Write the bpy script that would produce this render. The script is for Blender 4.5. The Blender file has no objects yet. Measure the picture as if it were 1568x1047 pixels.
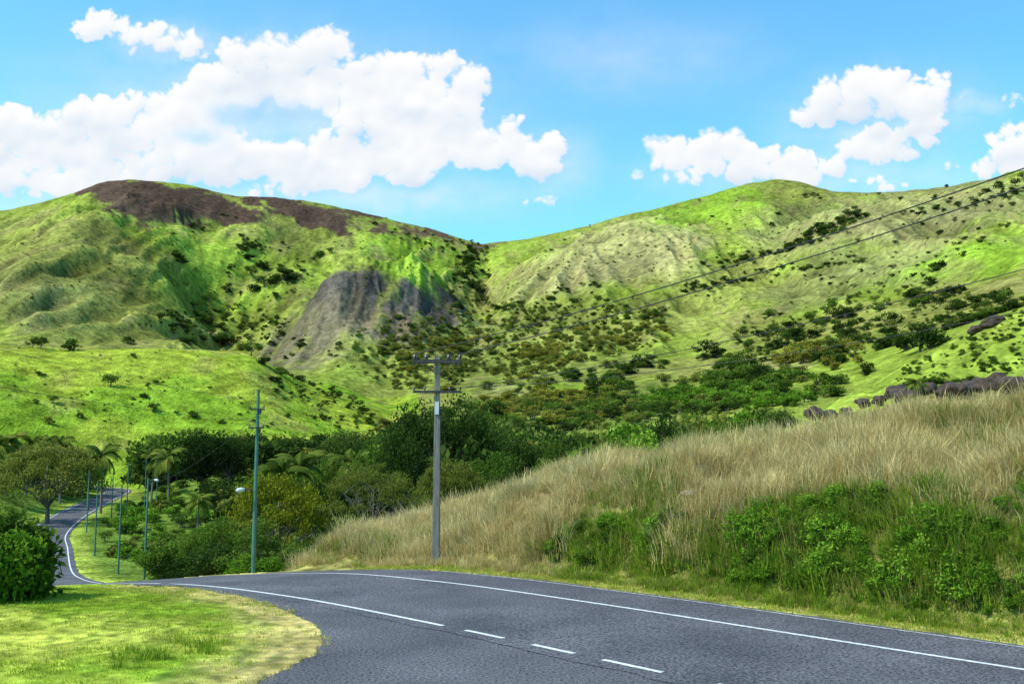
import bpy, bmesh, math, random
import numpy as np
from mathutils import Vector, Matrix, Euler
random.seed(3); R = np.random.RandomState(7)
SC = bpy.context.scene
CAMH = 4.0; F = 1524.0; CX = 784.0; CY = 523.5
PITCH = math.atan(177/1524)
cp, sp = math.cos(PITCH), math.sin(PITCH)

def pdir(u, v):
    x = (np.asarray(u, float)-CX)/F; y = (CY-np.asarray(v, float))/F
    return x, cp-y*sp, sp+y*cp
def az_slope(u, v):
    x, y, z = pdir(u, v)
    return np.arctan2(x, y), z/np.hypot(x, y)
def proj(x, y, z):
    z = z-CAMH
    d = y*cp+z*sp; up = -y*sp+z*cp
    d = np.where(np.abs(d) < 1e-3, 1e-3, d)
    return CX+F*x/d, CY-F*up/d
def plane(u, v, z0=0.0):
    x, y, z = pdir(u, v); t = (z0-CAMH)/z
    return float(x*t), float(y*t)
# ---------------------------------------------------------------- noise
def _h(ix, iy, s):
    n = (ix.astype(np.int64)*374761393 + iy.astype(np.int64)*668265263 + s*1442695) & 0xffffffff
    n = ((n ^ (n >> 13))*1274126177) & 0xffffffff
    return ((n ^ (n >> 16)) & 0xffff)/65535.0
def vn(x, y, s=0):
    x = np.asarray(x, float); y = np.asarray(y, float)
    ix = np.floor(x); iy = np.floor(y); fx = x-ix; fy = y-iy
    fx = fx*fx*(3-2*fx); fy = fy*fy*(3-2*fy)
    a = _h(ix, iy, s); b = _h(ix+1, iy, s); c = _h(ix, iy+1, s); d = _h(ix+1, iy+1, s)
    return (a*(1-fx)+b*fx)*(1-fy)+(c*(1-fx)+d*fx)*fy
def fbm(x, y, o=4, s=0):
    t = 0; a = .5; n = 0
    for i in range(o):
        t = t+a*vn(x*2**i+i*17.3, y*2**i-i*9.1, s+i); n += a; a *= .5
    return t/n
def ridged(x, y, o=4, s=0):
    t = 0; a = .5; n = 0
    for i in range(o):
        t = t+a*(1-np.abs(2*vn(x*2**i+i*7.3, y*2**i+i*3.1, s+i)-1)); n += a; a *= .5
    return t/n
def sstep(a, b, x):
    t = np.clip((x-a)/(b-a), 0, 1); return t*t*(3-2*t)
# ---------------------------------------------------------------- mesh helpers
def mesh_np(name, V, Fq, mats=(), col=None, mi=None, smooth=False):
    V = np.asarray(V, np.float32); Fq = np.asarray(Fq, np.int32)
    me = bpy.data.meshes.new(name); k = Fq.shape[1]
    me.vertices.add(len(V)); me.vertices.foreach_set('co', V.ravel())
    me.loops.add(Fq.size); me.loops.foreach_set('vertex_index', Fq.ravel())
    me.polygons.add(len(Fq)); me.polygons.foreach_set('loop_start', np.arange(0, Fq.size, k, dtype=np.int32))
    for m in mats: me.materials.append(m)
    me.update(calc_edges=True)
    me.polygons.foreach_set('use_smooth', np.full(len(Fq), smooth))
    if col is not None:
        c = np.ones((len(V), 4), np.float32); c[:, :col.shape[1]] = col
        me.color_attributes.new('col', 'FLOAT_COLOR', 'POINT').data.foreach_set('color', c.ravel())
    return me
def obj(name, me, loc=(0, 0, 0), rot=(0, 0, 0), scl=(1, 1, 1), parent=None, link=True):
    o = bpy.data.objects.new(name, me); o.location = loc; o.rotation_euler = rot; o.scale = scl
    if link: SC.collection.objects.link(o)
    if parent: o.parent = parent
    return o
class B:
    def __init__(s): s.V = []; s.Q = []; s.M = []; s.L = []; s.n = 0
    def add(s, V, Q, m=0, lc=.5):
        V = np.asarray(V, float); Q = np.asarray(Q, int)
        s.V.append(V); s.Q.append(Q+s.n); s.M.append(np.full(len(Q), m)); s.n += len(V)
        s.L.append(np.broadcast_to(np.asarray(lc, float), (len(V),)).copy())
    def tube(s, pts, rad, k=7, m=0, lc=.5):
        pts = np.asarray(pts, float); n = len(pts); rad = np.broadcast_to(rad, (n,))
        t = np.gradient(pts, axis=0); t /= np.linalg.norm(t, axis=1)[:, None]+1e-9
        ref = np.array([0, 0, 1.]) if abs(t[0][2]) < .9 else np.array([1., 0, 0])
        a = np.cross(t, ref); a /= np.linalg.norm(a, axis=1)[:, None]+1e-9; b = np.cross(t, a)
        an = np.arange(k)/k*2*np.pi
        V = pts[:, None]+rad[:, None, None]*(np.cos(an)[None, :, None]*a[:, None]+np.sin(an)[None, :, None]*b[:, None])
        Q = []
        for i in range(n-1):
            for j in range(k):
                q = (j+1) % k; Q.append((i*k+j, i*k+q, (i+1)*k+q, (i+1)*k+j))
        V = V.reshape(-1, 3); c0 = len(V); V = np.vstack([V, pts[0], pts[-1]])
        for j in range(k):
            q = (j+1) % k; Q.append((q, j, c0, c0)); Q.append(((n-1)*k+j, (n-1)*k+q, c0+1, c0+1))
        s.add(V, Q, m, lc)
    def box(s, c, sz, m=0, rz=0, taper=1.0):
        x, y, z = np.array(sz)/2
        P = np.array([(-x, -y, -z), (x, -y, -z), (x, y, -z), (-x, y, -z), (-x*taper, -y*taper, z), (x*taper, -y*taper, z), (x*taper, y*taper, z), (-x*taper, y*taper, z)])
        cr, sr = math.cos(rz), math.sin(rz)
        P = np.c_[P[:, 0]*cr-P[:, 1]*sr, P[:, 0]*sr+P[:, 1]*cr, P[:, 2]]+np.array(c)
        s.add(P, [(0, 3, 2, 1), (4, 5, 6, 7), (0, 1, 5, 4), (1, 2, 6, 5), (2, 3, 7, 6), (3, 0, 4, 7)], m)
    def leaves(s, C, size, m=1, lc=None, asp=.55, up=0.35):
        C = np.asarray(C, float); n = len(C)
        d = R.normal(size=(n, 3)); d /= np.linalg.norm(d, axis=1)[:, None]
        nn = R.normal(size=(n, 3)); nn[:, 2] = np.abs(nn[:, 2])+up; w = np.cross(d, nn); w /= np.linalg.norm(w, axis=1)[:, None]+1e-9
        sz = np.asarray(size)*(.6+.8*R.rand(n)); sz = sz[:, None]
        a = C-d*sz*.5; b = C+w*sz*asp*.5; c = C+d*sz*.5; e = C-w*sz*asp*.5
        V = np.stack([a, b, c, e], 1).reshape(-1, 3); Q = np.arange(4*n).reshape(-1, 4)
        if lc is None: lc = R.rand(n)
        s.add(V, Q, m, np.repeat(lc, 4))
    def mesh(s, name, mats, smooth=False):
        Q = np.vstack(s.Q); V = np.vstack(s.V)
        me = bpy.data.meshes.new(name)
        k = np.where(Q[:, 2] == Q[:, 3], 3, 4); tot = k.sum()
        me.vertices.add(len(V)); me.vertices.foreach_set('co', V.astype(np.float32).ravel())
        mask = np.ones_like(Q, bool); mask[k == 3, 3] = False
        me.loops.add(int(tot)); me.loops.foreach_set('vertex_index', Q[mask].astype(np.int32))
        me.polygons.add(len(Q)); me.polygons.foreach_set('loop_start', np.r_[0, np.cumsum(k)[:-1]].astype(np.int32))
        for mm in mats: me.materials.append(mm)
        me.polygons.foreach_set('material_index', np.concatenate(s.M).astype(np.int32))
        me.update(calc_edges=True)
        me.polygons.foreach_set('use_smooth', np.full(len(Q), smooth))
        me.attributes.new('lc', 'FLOAT', 'POINT').data.foreach_set('value', np.concatenate(s.L).astype(np.float32))
        return me
# ---------------------------------------------------------------- materials
def newmat(name):
    m = bpy.data.materials.new(name); m.use_nodes = True; nt = m.node_tree; nt.nodes.clear()
    return m, nt, nt.nodes, nt.links
def ramp(N, stops):
    r = N.new('ShaderNodeValToRGB'); e = r.color_ramp.elements
    while len(e) < len(stops): e.new(.5)
    for i, (p, c) in enumerate(stops):
        e[i].position = p; e[i].color = (*c, 1) if len(c) == 3 else c
    return r
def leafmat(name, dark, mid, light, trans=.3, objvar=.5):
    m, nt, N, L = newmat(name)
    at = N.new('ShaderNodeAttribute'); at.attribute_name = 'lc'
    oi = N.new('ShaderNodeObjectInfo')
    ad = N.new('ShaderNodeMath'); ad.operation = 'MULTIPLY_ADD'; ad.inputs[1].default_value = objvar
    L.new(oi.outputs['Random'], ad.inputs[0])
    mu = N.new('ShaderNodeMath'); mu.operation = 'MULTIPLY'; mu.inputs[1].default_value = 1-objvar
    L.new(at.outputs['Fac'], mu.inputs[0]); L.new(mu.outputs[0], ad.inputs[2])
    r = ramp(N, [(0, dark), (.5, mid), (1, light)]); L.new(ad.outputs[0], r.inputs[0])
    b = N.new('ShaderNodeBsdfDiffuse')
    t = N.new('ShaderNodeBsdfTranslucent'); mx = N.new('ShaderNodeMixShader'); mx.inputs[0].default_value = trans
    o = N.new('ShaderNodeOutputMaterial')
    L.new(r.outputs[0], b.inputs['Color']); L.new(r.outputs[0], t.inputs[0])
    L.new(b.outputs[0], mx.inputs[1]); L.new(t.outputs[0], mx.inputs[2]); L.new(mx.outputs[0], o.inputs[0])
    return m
def noisemat(name, c1, c2, scale=5, rough=.8, bump=.3, detail=4, metal=0, stretch=None):
    m, nt, N, L = newmat(name)
    tc = N.new('ShaderNodeTexCoord'); n = N.new('ShaderNodeTexNoise'); n.inputs['Scale'].default_value = scale; n.inputs['Detail'].default_value = detail
    if stretch:
        mp = N.new('ShaderNodeMapping'); mp.inputs['Scale'].default_value = stretch; L.new(tc.outputs['Object'], mp.inputs[0]); L.new(mp.outputs[0], n.inputs['Vector'])
    else: L.new(tc.outputs['Object'], n.inputs['Vector'])
    r = ramp(N, [(.3, c1), (.7, c2)]); L.new(n.outputs[0], r.inputs[0])
    b = N.new('ShaderNodeBsdfPrincipled'); b.inputs['Roughness'].default_value = rough; b.inputs['Metallic'].default_value = metal
    bp = N.new('ShaderNodeBump'); bp.inputs['Strength'].default_value = bump; bp.inputs['Distance'].default_value = .05
    o = N.new('ShaderNodeOutputMaterial')
    L.new(n.outputs[0], bp.inputs['Height']); L.new(bp.outputs[0], b.inputs['Normal'])
    L.new(r.outputs[0], b.inputs['Base Color']); L.new(b.outputs[0], o.inputs[0])
    return m
M_bark = noisemat('bark', (.05, .042, .034), (.14, .12, .09), 6, stretch=(3, 3, .6))
M_barkl = noisemat('bark_pale', (.12, .10, .08), (.28, .25, .2), 6, stretch=(3, 3, .6))
M_dark = leafmat('foliage_dark', (.009, .022, .006), (.034, .064, .012), (.11, .16, .028))
M_mid = leafmat('foliage_mid', (.026, .055, .010), (.082, .145, .018), (.20, .28, .036), trans=.35)
M_bright = leafmat('foliage_bright', (.04, .10, .010), (.125, .24, .018), (.27, .42, .045))
M_olive = leafmat('foliage_olive', (.055, .073, .014), (.155, .18, .03), (.30, .31, .06), trans=.35)
M_gold = leafmat('foliage_gold', (.09, .093, .014), (.23, .215, .03), (.40, .36, .06), trans=.35)
M_yg = leafmat('foliage_yellowgreen', (.06, .08, .008), (.19, .21, .015), (.37, .36, .03), objvar=.25)
M_palm = leafmat('palm_leaf', (.03, .06, .01), (.09, .14, .02), (.28, .28, .05), objvar=.3)
M_dry = leafmat('grass_dry', (.24, .17, .06), (.58, .45, .18), (.92, .78, .40), trans=.3, objvar=.5)
M_dryg = leafmat('grass_olive', (.13, .125, .028), (.31, .29, .07), (.58, .50, .18), trans=.3, objvar=.5)
M_green = leafmat('grass_green', (.06, .11, .012), (.19, .29, .022), (.40, .50, .055), trans=.35, objvar=.5)
M_lawn = leafmat('lawn_blades', (.14, .22, .02), (.29, .39, .032), (.48, .54, .065), trans=.35, objvar=.5)
M_lawny = leafmat('lawn_blades_dry', (.28, .25, .05), (.52, .44, .11), (.70, .57, .20), trans=.3, objvar=.5)

def groundmat():
    m, nt, N, L = newmat('ground')
    at = N.new('ShaderNodeAttribute'); at.attribute_name = 'col'
    geo = N.new('ShaderNodeNewGeometry')
    cur = at.outputs['Color']; hs = []
    for sc, lo, hi, det in ((.16, .45, 1.55, 4), (1.6, .7, 1.3, 2)):
        n = N.new('ShaderNodeTexNoise'); n.inputs['Scale'].default_value = sc; n.inputs['Detail'].default_value = det; n.inputs['Roughness'].default_value = .75
        L.new(geo.outputs['Position'], n.inputs['Vector'])
        mr = N.new('ShaderNodeMapRange'); mr.inputs[1].default_value = .32; mr.inputs[2].default_value = .68; mr.inputs[3].default_value = lo; mr.inputs[4].default_value = hi
        L.new(n.outputs[0], mr.inputs[0])
        mx = N.new('ShaderNodeVectorMath'); mx.operation = 'SCALE'; L.new(cur, mx.inputs[0]); L.new(mr.outputs[0], mx.inputs['Scale']); cur = mx.outputs[0]; hs.append(n)
    b = N.new('ShaderNodeBsdfDiffuse'); L.new(cur, b.inputs['Color'])
    b1 = N.new('ShaderNodeBump'); b1.inputs['Strength'].default_value = .9; b1.inputs['Distance'].default_value = 2.6; L.new(hs[0].outputs[0], b1.inputs['Height'])
    L.new(b1.outputs[0], b.inputs['Normal'])
    o = N.new('ShaderNodeOutputMaterial'); L.new(b.outputs[0], o.inputs[0])
    return m
M_ground = groundmat()
def asphaltmat():
    m, nt, N, L = newmat('asphalt')
    geo = N.new('ShaderNodeNewGeometry')
    n1 = N.new('ShaderNodeTexNoise'); n1.inputs['Scale'].default_value = .35; n1.inputs['Detail'].default_value = 4
    n2 = N.new('ShaderNodeTexNoise'); n2.inputs['Scale'].default_value = 16; n2.inputs['Detail'].default_value = 3; n2.inputs['Roughness'].default_value = .8
    for n in (n1, n2): L.new(geo.outputs['Position'], n.inputs['Vector'])
    r1 = ramp(N, [(.3, (.062, .060, .069)), (.7, (.112, .106, .116))]); L.new(n1.outputs[0], r1.inputs[0])
    r2 = ramp(N, [(.38, (.25, .25, .25)), (.62, (1.9, 1.9, 1.9))]); L.new(n2.outputs[0], r2.inputs[0])
    mx = N.new('ShaderNodeMix'); mx.data_type = 'RGBA'; mx.blend_type = 'MULTIPLY'; mx.inputs[0].default_value = 1
    L.new(r1.outputs[0], mx.inputs[6]); L.new(r2.outputs[0], mx.inputs[7])
    b = N.new('ShaderNodeBsdfPrincipled'); b.inputs['Roughness'].default_value = .85; b.inputs['Specular IOR Level'].default_value = .2
    L.new(mx.outputs[2], b.inputs['Base Color'])
    o = N.new('ShaderNodeOutputMaterial'); L.new(b.outputs[0], o.inputs[0]); return m
M_asph = asphaltmat()
M_line = noisemat('road_paint', (.42, .42, .40), (.80, .80, .77), 9, .7, .1)
M_linef = noisemat('road_paint_worn', (.16, .16, .155), (.5, .5, .48), 5, .7, .1)

# ---------------------------------------------------------------- road centreline
RC = [(60, -44, 0), (41, -22, 0), (22, 1, 0), (5.7, 20, 0), (.4, 26.2, 0), (-4.5, 31.7, -.06), (-9.3, 37, -.38), (-17, 47.5, -1.7), (-24, 58, -3.2), (-33, 75, -5.4), (-42, 92, -7.0), (-49, 106, -7.7), (-60, 130, -7.7), (-69, 150, -7.2), (-81, 185, -6.5), (-92, 225, -5.4), (-100, 255, -4.5), (-110, 272, -4.2), (-128, 280, -4.1), (-152, 282, -4)]
def catmull(P, n=24):
    P = np.array(P, float); P = np.vstack([2*P[0]-P[1], P, 2*P[-1]-P[-2]]); out = []
    for i in range(1, len(P)-2):
        for t in np.arange(n)/n:
            p0, p1, p2, p3 = P[i-1:i+3]
            out.append(.5*((2*p1)+(-p0+p2)*t+(2*p0-5*p1+4*p2-p3)*t*t+(-p0+3*p1-3*p2+p3)*t**3))
    out.append(P[-2]); return np.array(out)
CL = catmull(RC)
TT = np.gradient(CL[:, :2], axis=0); TT /= np.linalg.norm(TT, axis=1)[:, None]
NN = np.c_[TT[:, 1], -TT[:, 0]]
SS = np.r_[0, np.cumsum(np.linalg.norm(np.diff(CL[:, :2], axis=0), axis=1))]
def road_dist(x, y):
    best = np.full(len(x), 1e9); zr = np.zeros(len(x)); sd = np.zeros(len(x))
    for i in range(0, len(CL), 2):
        d = (x-CL[i, 0])**2+(y-CL[i, 1])**2; k = d < best; best[k] = d[k]; zr[k] = CL[i, 2]
        sd[k] = (x[k]-CL[i, 0])*NN[i, 0]+(y[k]-CL[i, 1])*NN[i, 1]
    return np.sqrt(best), sd, zr

LAWN_PX = [(205, 876), (260, 884), (300, 892), (350, 904), (400, 918), (445, 937), (478, 955), (495, 972), (497, 984), (483, 998), (455, 1014), (420, 1030), (385, 1047)]
lawn_edge = [plane(u, v) for u, v in LAWN_PX]
_t = catmull([(x, y, 0) for x, y in lawn_edge], 6)[:, :2]; lawn_edge = [tuple(q+(.22*(vn(np.array(i*.47), np.array(3.), 8)-.5), .22*(vn(np.array(i*.51), np.array(9.), 8)-.5))) for i, q in enumerate(_t)]
lawn_poly = lawn_edge+[(-5.6, 14), (-5.8, 8), (-5.8, -30), (-90, -30), (-90, 40), (-20, 40.5)]
def inpoly(x, y, P):
    c = np.zeros(np.shape(x), bool); n = len(P)
    for i in range(n):
        x1, y1 = P[i]; x2, y2 = P[(i+1) % n]
        if y1 == y2: continue
        k = ((y1 > y) != (y2 > y)) & (x < (x2-x1)*(y-y1)/(y2-y1)+x1); c ^= k
    return c
# ---------------------------------------------------------------- terrain
azs = np.radians(np.r_[np.linspace(-180, -60, 50)[:-1], np.linspace(-60, -31, 70)[:-1], np.linspace(-31, 31, 880)[:-1], np.linspace(31, 60, 70)[:-1], np.linspace(60, 180, 50)])
rs = np.r_[np.geomspace(.5, 12, 30)[:-1], np.geomspace(12, 70, 290)[:-1], np.geomspace(70, 1600, 520)[:-1], np.geomspace(1600, 7000, 40)]
ug = CX+F*np.tan(np.clip(azs, -1.3, 1.3))
def st(pairs):
    p = sorted(pairs); return np.interp(ug, [a for a, b in p], [b for a, b in p])
def layer(r, v=None, z=None):
    r = st(r) if isinstance(r, list) else np.full(len(ug), float(r))
    if v is not None:
        vv = st(v); uu = np.clip(ug, -1500, 3200); a, s = az_slope(uu, vv); z = CAMH+r*s
    else: z = st(z) if isinstance(z, list) else np.full(len(ug), float(z))
    return r, z
toe_v = [(430, 881), (700, 896), (870, 913), (1100, 939), (1400, 972), (1568, 990), (1900, 1035), (2600, 1150)]
tu = np.array([a for a, b in toe_v]); tr = [math.hypot(*plane(a, b)) for a, b in toe_v]
toe_r = [(-300, 36), (0, 35.5), (200, 35.5)]+list(zip(tu, tr))
SKY = [(-900, 380), (-300, 345), (0, 312), (60, 300), (110, 285), (140, 275), (180, 269), (230, 272), (280, 277), (340, 290), (400, 296), (450, 298), (510, 310), (560, 322), (610, 335), (660, 347), (700, 358), (735, 368), (770, 365), (800, 363), (850, 352), (900, 342), (960, 325), (1040, 305), (1110, 288), (1160, 273), (1195, 267), (1240, 272), (1290, 288), (1340, 292), (1400, 288), (1450, 283), (1500, 275), (1540, 268), (1568, 258), (1700, 235), (2200, 240), (3000, 400)]
LY = [
 layer(.5, z=0), layer(8, z=0), layer(toe_r, z=0),
 layer([(-300, 50), (300, 50), (430, 46), (500, 50), (600, 54), (668, 55), (740, 54), (800, 53), (870, 50), (1050, 46), (1190, 44), (1400, 40), (1568, 38), (2600, 30)],
       z=[(-300, -2.4), (300, -2.6), (400, -2.0), (430, -1.2), (500, -.9), (600, -.1), (668, .5), (740, 1.5), (800, 2.5), (870, 3.3), (950, 3.65), (1050, 4.15), (1190, 4.5), (1300, 4.7), (1400, 4.8), (1568, 4.9), (1900, 6), (2600, 7)]),
 layer([(0, 72), (450, 72), (600, 75), (1190, 70), (1300, 62), (1568, 60), (2600, 50)],
       z=[(0, -5.4), (450, -5.4), (600, -3), (740, -.6), (870, 1), (1050, 2.5), (1190, 5.), (1300, 7.2), (1400, 8.3), (1568, 9.), (1900, 11), (2600, 12)]),
 layer(110, z=[(0, -8.2), (450, -8.2), (600, -6.5), (800, -5), (1050, -4), (1190, 2), (1240, 7.5), (1300, 9.8), (1400, 13.6), (1500, 16.6), (1568, 18.6), (1900, 26), (2600, 30)]),
 layer(155, z=[(0, -7.6), (450, -8), (600, -7), (800, -5), (1050, -3), (1190, 1), (1300, 7), (1400, 11), (1568, 16), (1900, 22), (2600, 26)]),
 layer(260, z=[(-300, 3), (0, 2), (110, 0), (200, -3.5), (300, 0), (400, 2), (600, 4), (800, 5), (1050, 11), (1300, 15), (1568, 24), (2600, 40)]),
 layer(320, v=[(-300, 660), (0, 655), (150, 680), (200, 690), (400, 685), (550, 690), (700, 680), (900, 660), (1050, 645), (1300, 600), (1568, 505), (2600, 420)]),
 layer(430, v=[(-300, 535), (0, 520), (100, 529), (200, 523), (300, 527), (380, 535), (410, 552), (450, 578), (500, 606), (600, 645), (700, 640), (900, 620), (1050, 600), (1200, 570), (1400, 520), (1568, 470), (1900, 400), (2600, 350)]),
 layer(560, v=[(-300, 555), (0, 560), (300, 565), (380, 570), (450, 592), (600, 612), (700, 600), (900, 578), (1050, 560), (1200, 530), (1400, 480), (1568, 430), (2600, 340)]),
 layer(720, v=[(-300, 515), (0, 515), (200, 522), (300, 530), (430, 566), (600, 555), (740, 540), (900, 520), (1050, 500), (1200, 470), (1400, 430), (1568, 385), (2600, 320)]),
 layer(950, v=[(-300, 450), (0, 430), (120, 420), (200, 440), (300, 470), (430, 495), (520, 480), (600, 485), (740, 475), (850, 445), (1000, 425), (1200, 390), (1400, 350), (1568, 320), (2600, 300)]),
 layer(1150, v=[(-300, 400), (0, 360), (120, 330), (200, 345), (300, 375), (430, 395), (600, 400), (740, 425), (850, 392), (1000, 362), (1190, 322), (1400, 318), (1568, 288), (2600, 280)]),
 layer(1350, v=SKY)]
r_, z_ = LY[-1]
LY += [(np.full_like(r_, 1650), z_*.8), (np.full_like(r_, 2600), z_*.3), (np.full_like(r_, 7000), np.full_like(z_, 20.))]
LR = np.log(np.array([a for a, b in LY])); LZ = np.array([b for a, b in LY])
na, nr = len(azs), len(rs); lr = np.log(rs)
Z = np.empty((na, nr))
for i in range(na): Z[i] = np.interp(lr, LR[:, i], LZ[:, i])
back = sstep(math.radians(75), math.radians(130), np.abs(azs))
Z = Z*(1-back)[:, None]
def smooth(A, k, ax):
    A0 = np.moveaxis(A, ax, 0); P = np.concatenate([np.repeat(A0[:1], k, 0), A0, np.repeat(A0[-1:], k, 0)], 0)
    c = np.cumsum(np.concatenate([np.zeros_like(P[:1]), P], 0), 0)
    return np.moveaxis((c[2*k+1:]-c[:-2*k-1])/(2*k+1), 0, ax)
Zs = smooth(smooth(Z, 3, 1), 3, 1); Zb = smooth(smooth(Z, 12, 1), 9, 1)
wb = sstep(130, 300, rs)[None]*(1-sstep(1150, 1300, rs)[None])
Z = Zs*(1-wb)+Zb*wb
Z = smooth(Z, 3, 0)
AZ, RR = np.meshgrid(azs, rs, indexing='ij')
X = RR*np.sin(AZ); Y = RR*np.cos(AZ)
UU = np.repeat(ug[:, None], nr, 1)
for (u0, r0, su, sr, h) in [(560, 800, 92, 100, 56), (650, 860, 60, 90, 30), (480, 760, 50, 70, 14), (130, 930, 110, 170, 34), (20, 800, 80, 120, 28), (335, 900, 70, 200, -24), (960, 1000, 110, 140, 30), (735, 1020, 38, 170, -30),
                            (820, 900, 70, 100, 10), (1190, 1000, 50, 150, -18), (1330, 900, 90, 120, 18), (1500, 800, 70, 120, 12), (240, 1020, 50, 130, 14), (450, 1000, 50, 140, 20), (1090, 750, 60, 110, -12)]:
    Z += h*np.exp(-((UU-u0)/su)**2-((RR-r0)/sr)**2)
wf = sstep(450, 800, RR)*(1-.85*sstep(1180, 1330, RR))*(1-back[:, None])
wx = 70*(fbm(X/160, Y/160, 3, 5)-.5)
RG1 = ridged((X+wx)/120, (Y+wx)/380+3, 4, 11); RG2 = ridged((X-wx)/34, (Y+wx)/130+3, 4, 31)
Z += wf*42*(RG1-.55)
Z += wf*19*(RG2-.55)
scar = np.exp(-((UU-560)/110)**4-((RR-800)/130)**4); Z += scar*16*(ridged((X+.5*wx)/17, Y/60, 4, 61)-.55)
wm = sstep(150, 330, RR)*(1-sstep(450, 700, RR))
Z += wm*9*(fbm(X/60, Y/60, 5, 21)-.5)
Z += sstep(60, 150, RR)*1.2*(fbm(X/14, Y/14, 3, 41)-.5)
bank = sstep(-1, 3, (X-2)*.72+(Y-26)*.69-6.0)*(RR < 90)
Z += bank*(1.6*(fbm(X/4.5, Y/4.5, 3, 51)-.5)+.7*(fbm(X/1.3, Y/1.3, 3, 61)-.5))
sel = np.where((RR < 400) & (RR > .1) & (np.abs(AZ) < 2.4)); px, py = X[sel], Y[sel]
dist, sd, zr = road_dist(px, py)
inner = np.where((sd > 0) & (py < 45), 5.7, 4.2); w = 1-sstep(0, 1, (dist-inner)/np.where(py > 60, 14, np.where(sd > 0, 3.5, 6)))
zz = Z[sel]; lawn = inpoly(px, py, lawn_poly) & (py < 41)
zz = np.where((py < 34) & (sd < 0), np.where(lawn, .02, -.035), zz)
und = dist < np.where((sd > 0) & (py < 45), 5.35, 3.4)
zz = zz*(1-w)+w*(zr+np.where(und, -.05, np.where(lawn, .02, np.where((py < 34) & (sd < 0), -.035, 0))))
zz += .75*sstep(6.4+.8*fbm(px/2, py/2, 2, 8), 7.9, dist)*(1-sstep(9, 17, dist))*(sd > 0)*(py < 42)*sstep(-3, 4, px)
Z[sel] = zz
DR = np.full(Z.shape, 1e3); DR[sel] = dist
SD = np.zeros(Z.shape); SD[sel] = sd
UV, VV = proj(X, Y, Z)
def Zat(x, y):
    a = np.arctan2(x, y); r = np.hypot(x, y)
    i = np.clip(np.searchsorted(azs, a)-1, 0, na-2); j = np.clip(np.searchsorted(rs, r)-1, 0, nr-2)
    fa = (a-azs[i])/(azs[i+1]-azs[i]); fr = (r-rs[j])/(rs[j+1]-rs[j])
    return (Z[i, j]*(1-fr)+Z[i, j+1]*fr)*(1-fa)+(Z[i+1, j]*(1-fr)+Z[i+1, j+1]*fr)*fa
def pick(u, v, rmin=12, rmax=1400):
    a, s = az_slope(u, v); i = int(np.clip(np.searchsorted(azs, a), 0, na-1))
    e = (Z[i]-CAMH)/rs; k = np.where((e >= s) & (rs > rmin) & (rs < rmax))[0]
    if not len(k): return None
    r = rs[k[0]]; x, y = r*math.sin(a), r*math.cos(a); return x, y, float(Zat(x, y)), r
# ---------------------------------------------------------------- ground colours
G = np.array((.215, .275, .036)); OL = np.array((.22, .225, .05)); DRY = np.array((.28, .245, .10)); BUR = np.array((.062, .052, .043)); PUR = np.array((.095, .060, .042)); GREY = np.array((.205, .20, .075)); VIV = np.array((.215, .33, .03))
C = np.empty(Z.shape+(3,)); t = sstep(.36, .6, fbm(X/110, Y/110, 6, 71))[..., None]
C[:] = G*(1-t)+OL*t
wu = UV+70*(fbm(X/60, Y/60, 4, 81)-.5)+55*(fbm(X/14, Y/20, 5, 82)-.5); wv = VV+36*(fbm(X/60, Y/60, 4, 91)-.5)+28*(fbm(X/14, Y/20, 5, 92)-.5)
def ell(cx, cy, rx, ry, ang, col, op=1, r0=300, r1=1400, soft=.35):
    a = math.radians(ang); dx = wu-cx; dy = wv-cy
    p = (dx*math.cos(a)+dy*math.sin(a))/rx; q = (-dx*math.sin(a)+dy*math.cos(a))/ry
    w = (1-sstep(1-soft, 1+soft, np.hypot(p, q)))*op*((RR > r0) & (RR < r1)); w = w[..., None]
    C[:] = C*(1-w)+np.array(col)*w
far = 600
ell(110, 420, 190, 90, 15, OL*.95, .8, far); ell(60, 460, 90, 50, 10, GREY*.9, .4, far); ell(150, 380, 80, 30, 10, OL, .5, far)
ell(330, 430, 90, 80, 30, VIV*.8, .5, far); ell(560, 370, 130, 25, 10, G, .8, far); ell(640, 400, 70, 35, 25, VIV*.9, .8, far)
ell(440, 360, 130, 30, 12, OL, .6, far); ell(250, 350, 70, 18, 12, G, .7, far)
ell(762, 369, 30, 6, 0, PUR*1.3, .9, far)
ell(800, 390, 60, 25, -10, G, .8, far); ell(950, 385, 130, 46, -18, DRY, .85, far); ell(1010, 400, 70, 30, -10, DRY*1.05, .6, far); ell(840, 430, 90, 28, -18, DRY*.9, .6, far)
ell(1090, 310, 110, 32, -12, VIV*.85, .85, far); ell(1130, 370, 70, 20, -20, G, .8, far); ell(1215, 285, 60, 18, 5, OL, .8, far)
ell(1260, 345, 120, 40, -10, GREY, .7, far); ell(1400, 320, 150, 38, -12, DRY*.78, .75, far); ell(1500, 310, 100, 34, -12, GREY*.8, .8, far)
ell(1480, 400, 150, 30, -14, VIV*.9, .9, 400); ell(1330, 400, 120, 24, -8, GREY, .7, 400); ell(1150, 450, 150, 30, -8, OL, .8, 400); ell(1290, 440, 130, 22, -8, GREY*.9, .6, 400); ell(1450, 350, 90, 18, -15, DRY*.75, .7, 400)
ell(790, 540, 230, 60, -4, np.array((.165, .185, .04)), .85, 400, 900); ell(950, 490, 160, 30, -8, OL*.9, .7, 400, 900); ell(840, 600, 60, 12, 0, VIV*.9, .8, 300, 900); ell(780, 598, 40, 10, 0, DRY, .6, 300, 900); ell(1180, 565, 50, 10, 0, DRY*1.1, .6, 300, 900)
ell(1030, 530, 120, 18, -8, G, .7, 400, 900); ell(900, 630, 360, 26, -4, np.array((.13, .18, .035)), .8, 240, 520)
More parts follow.
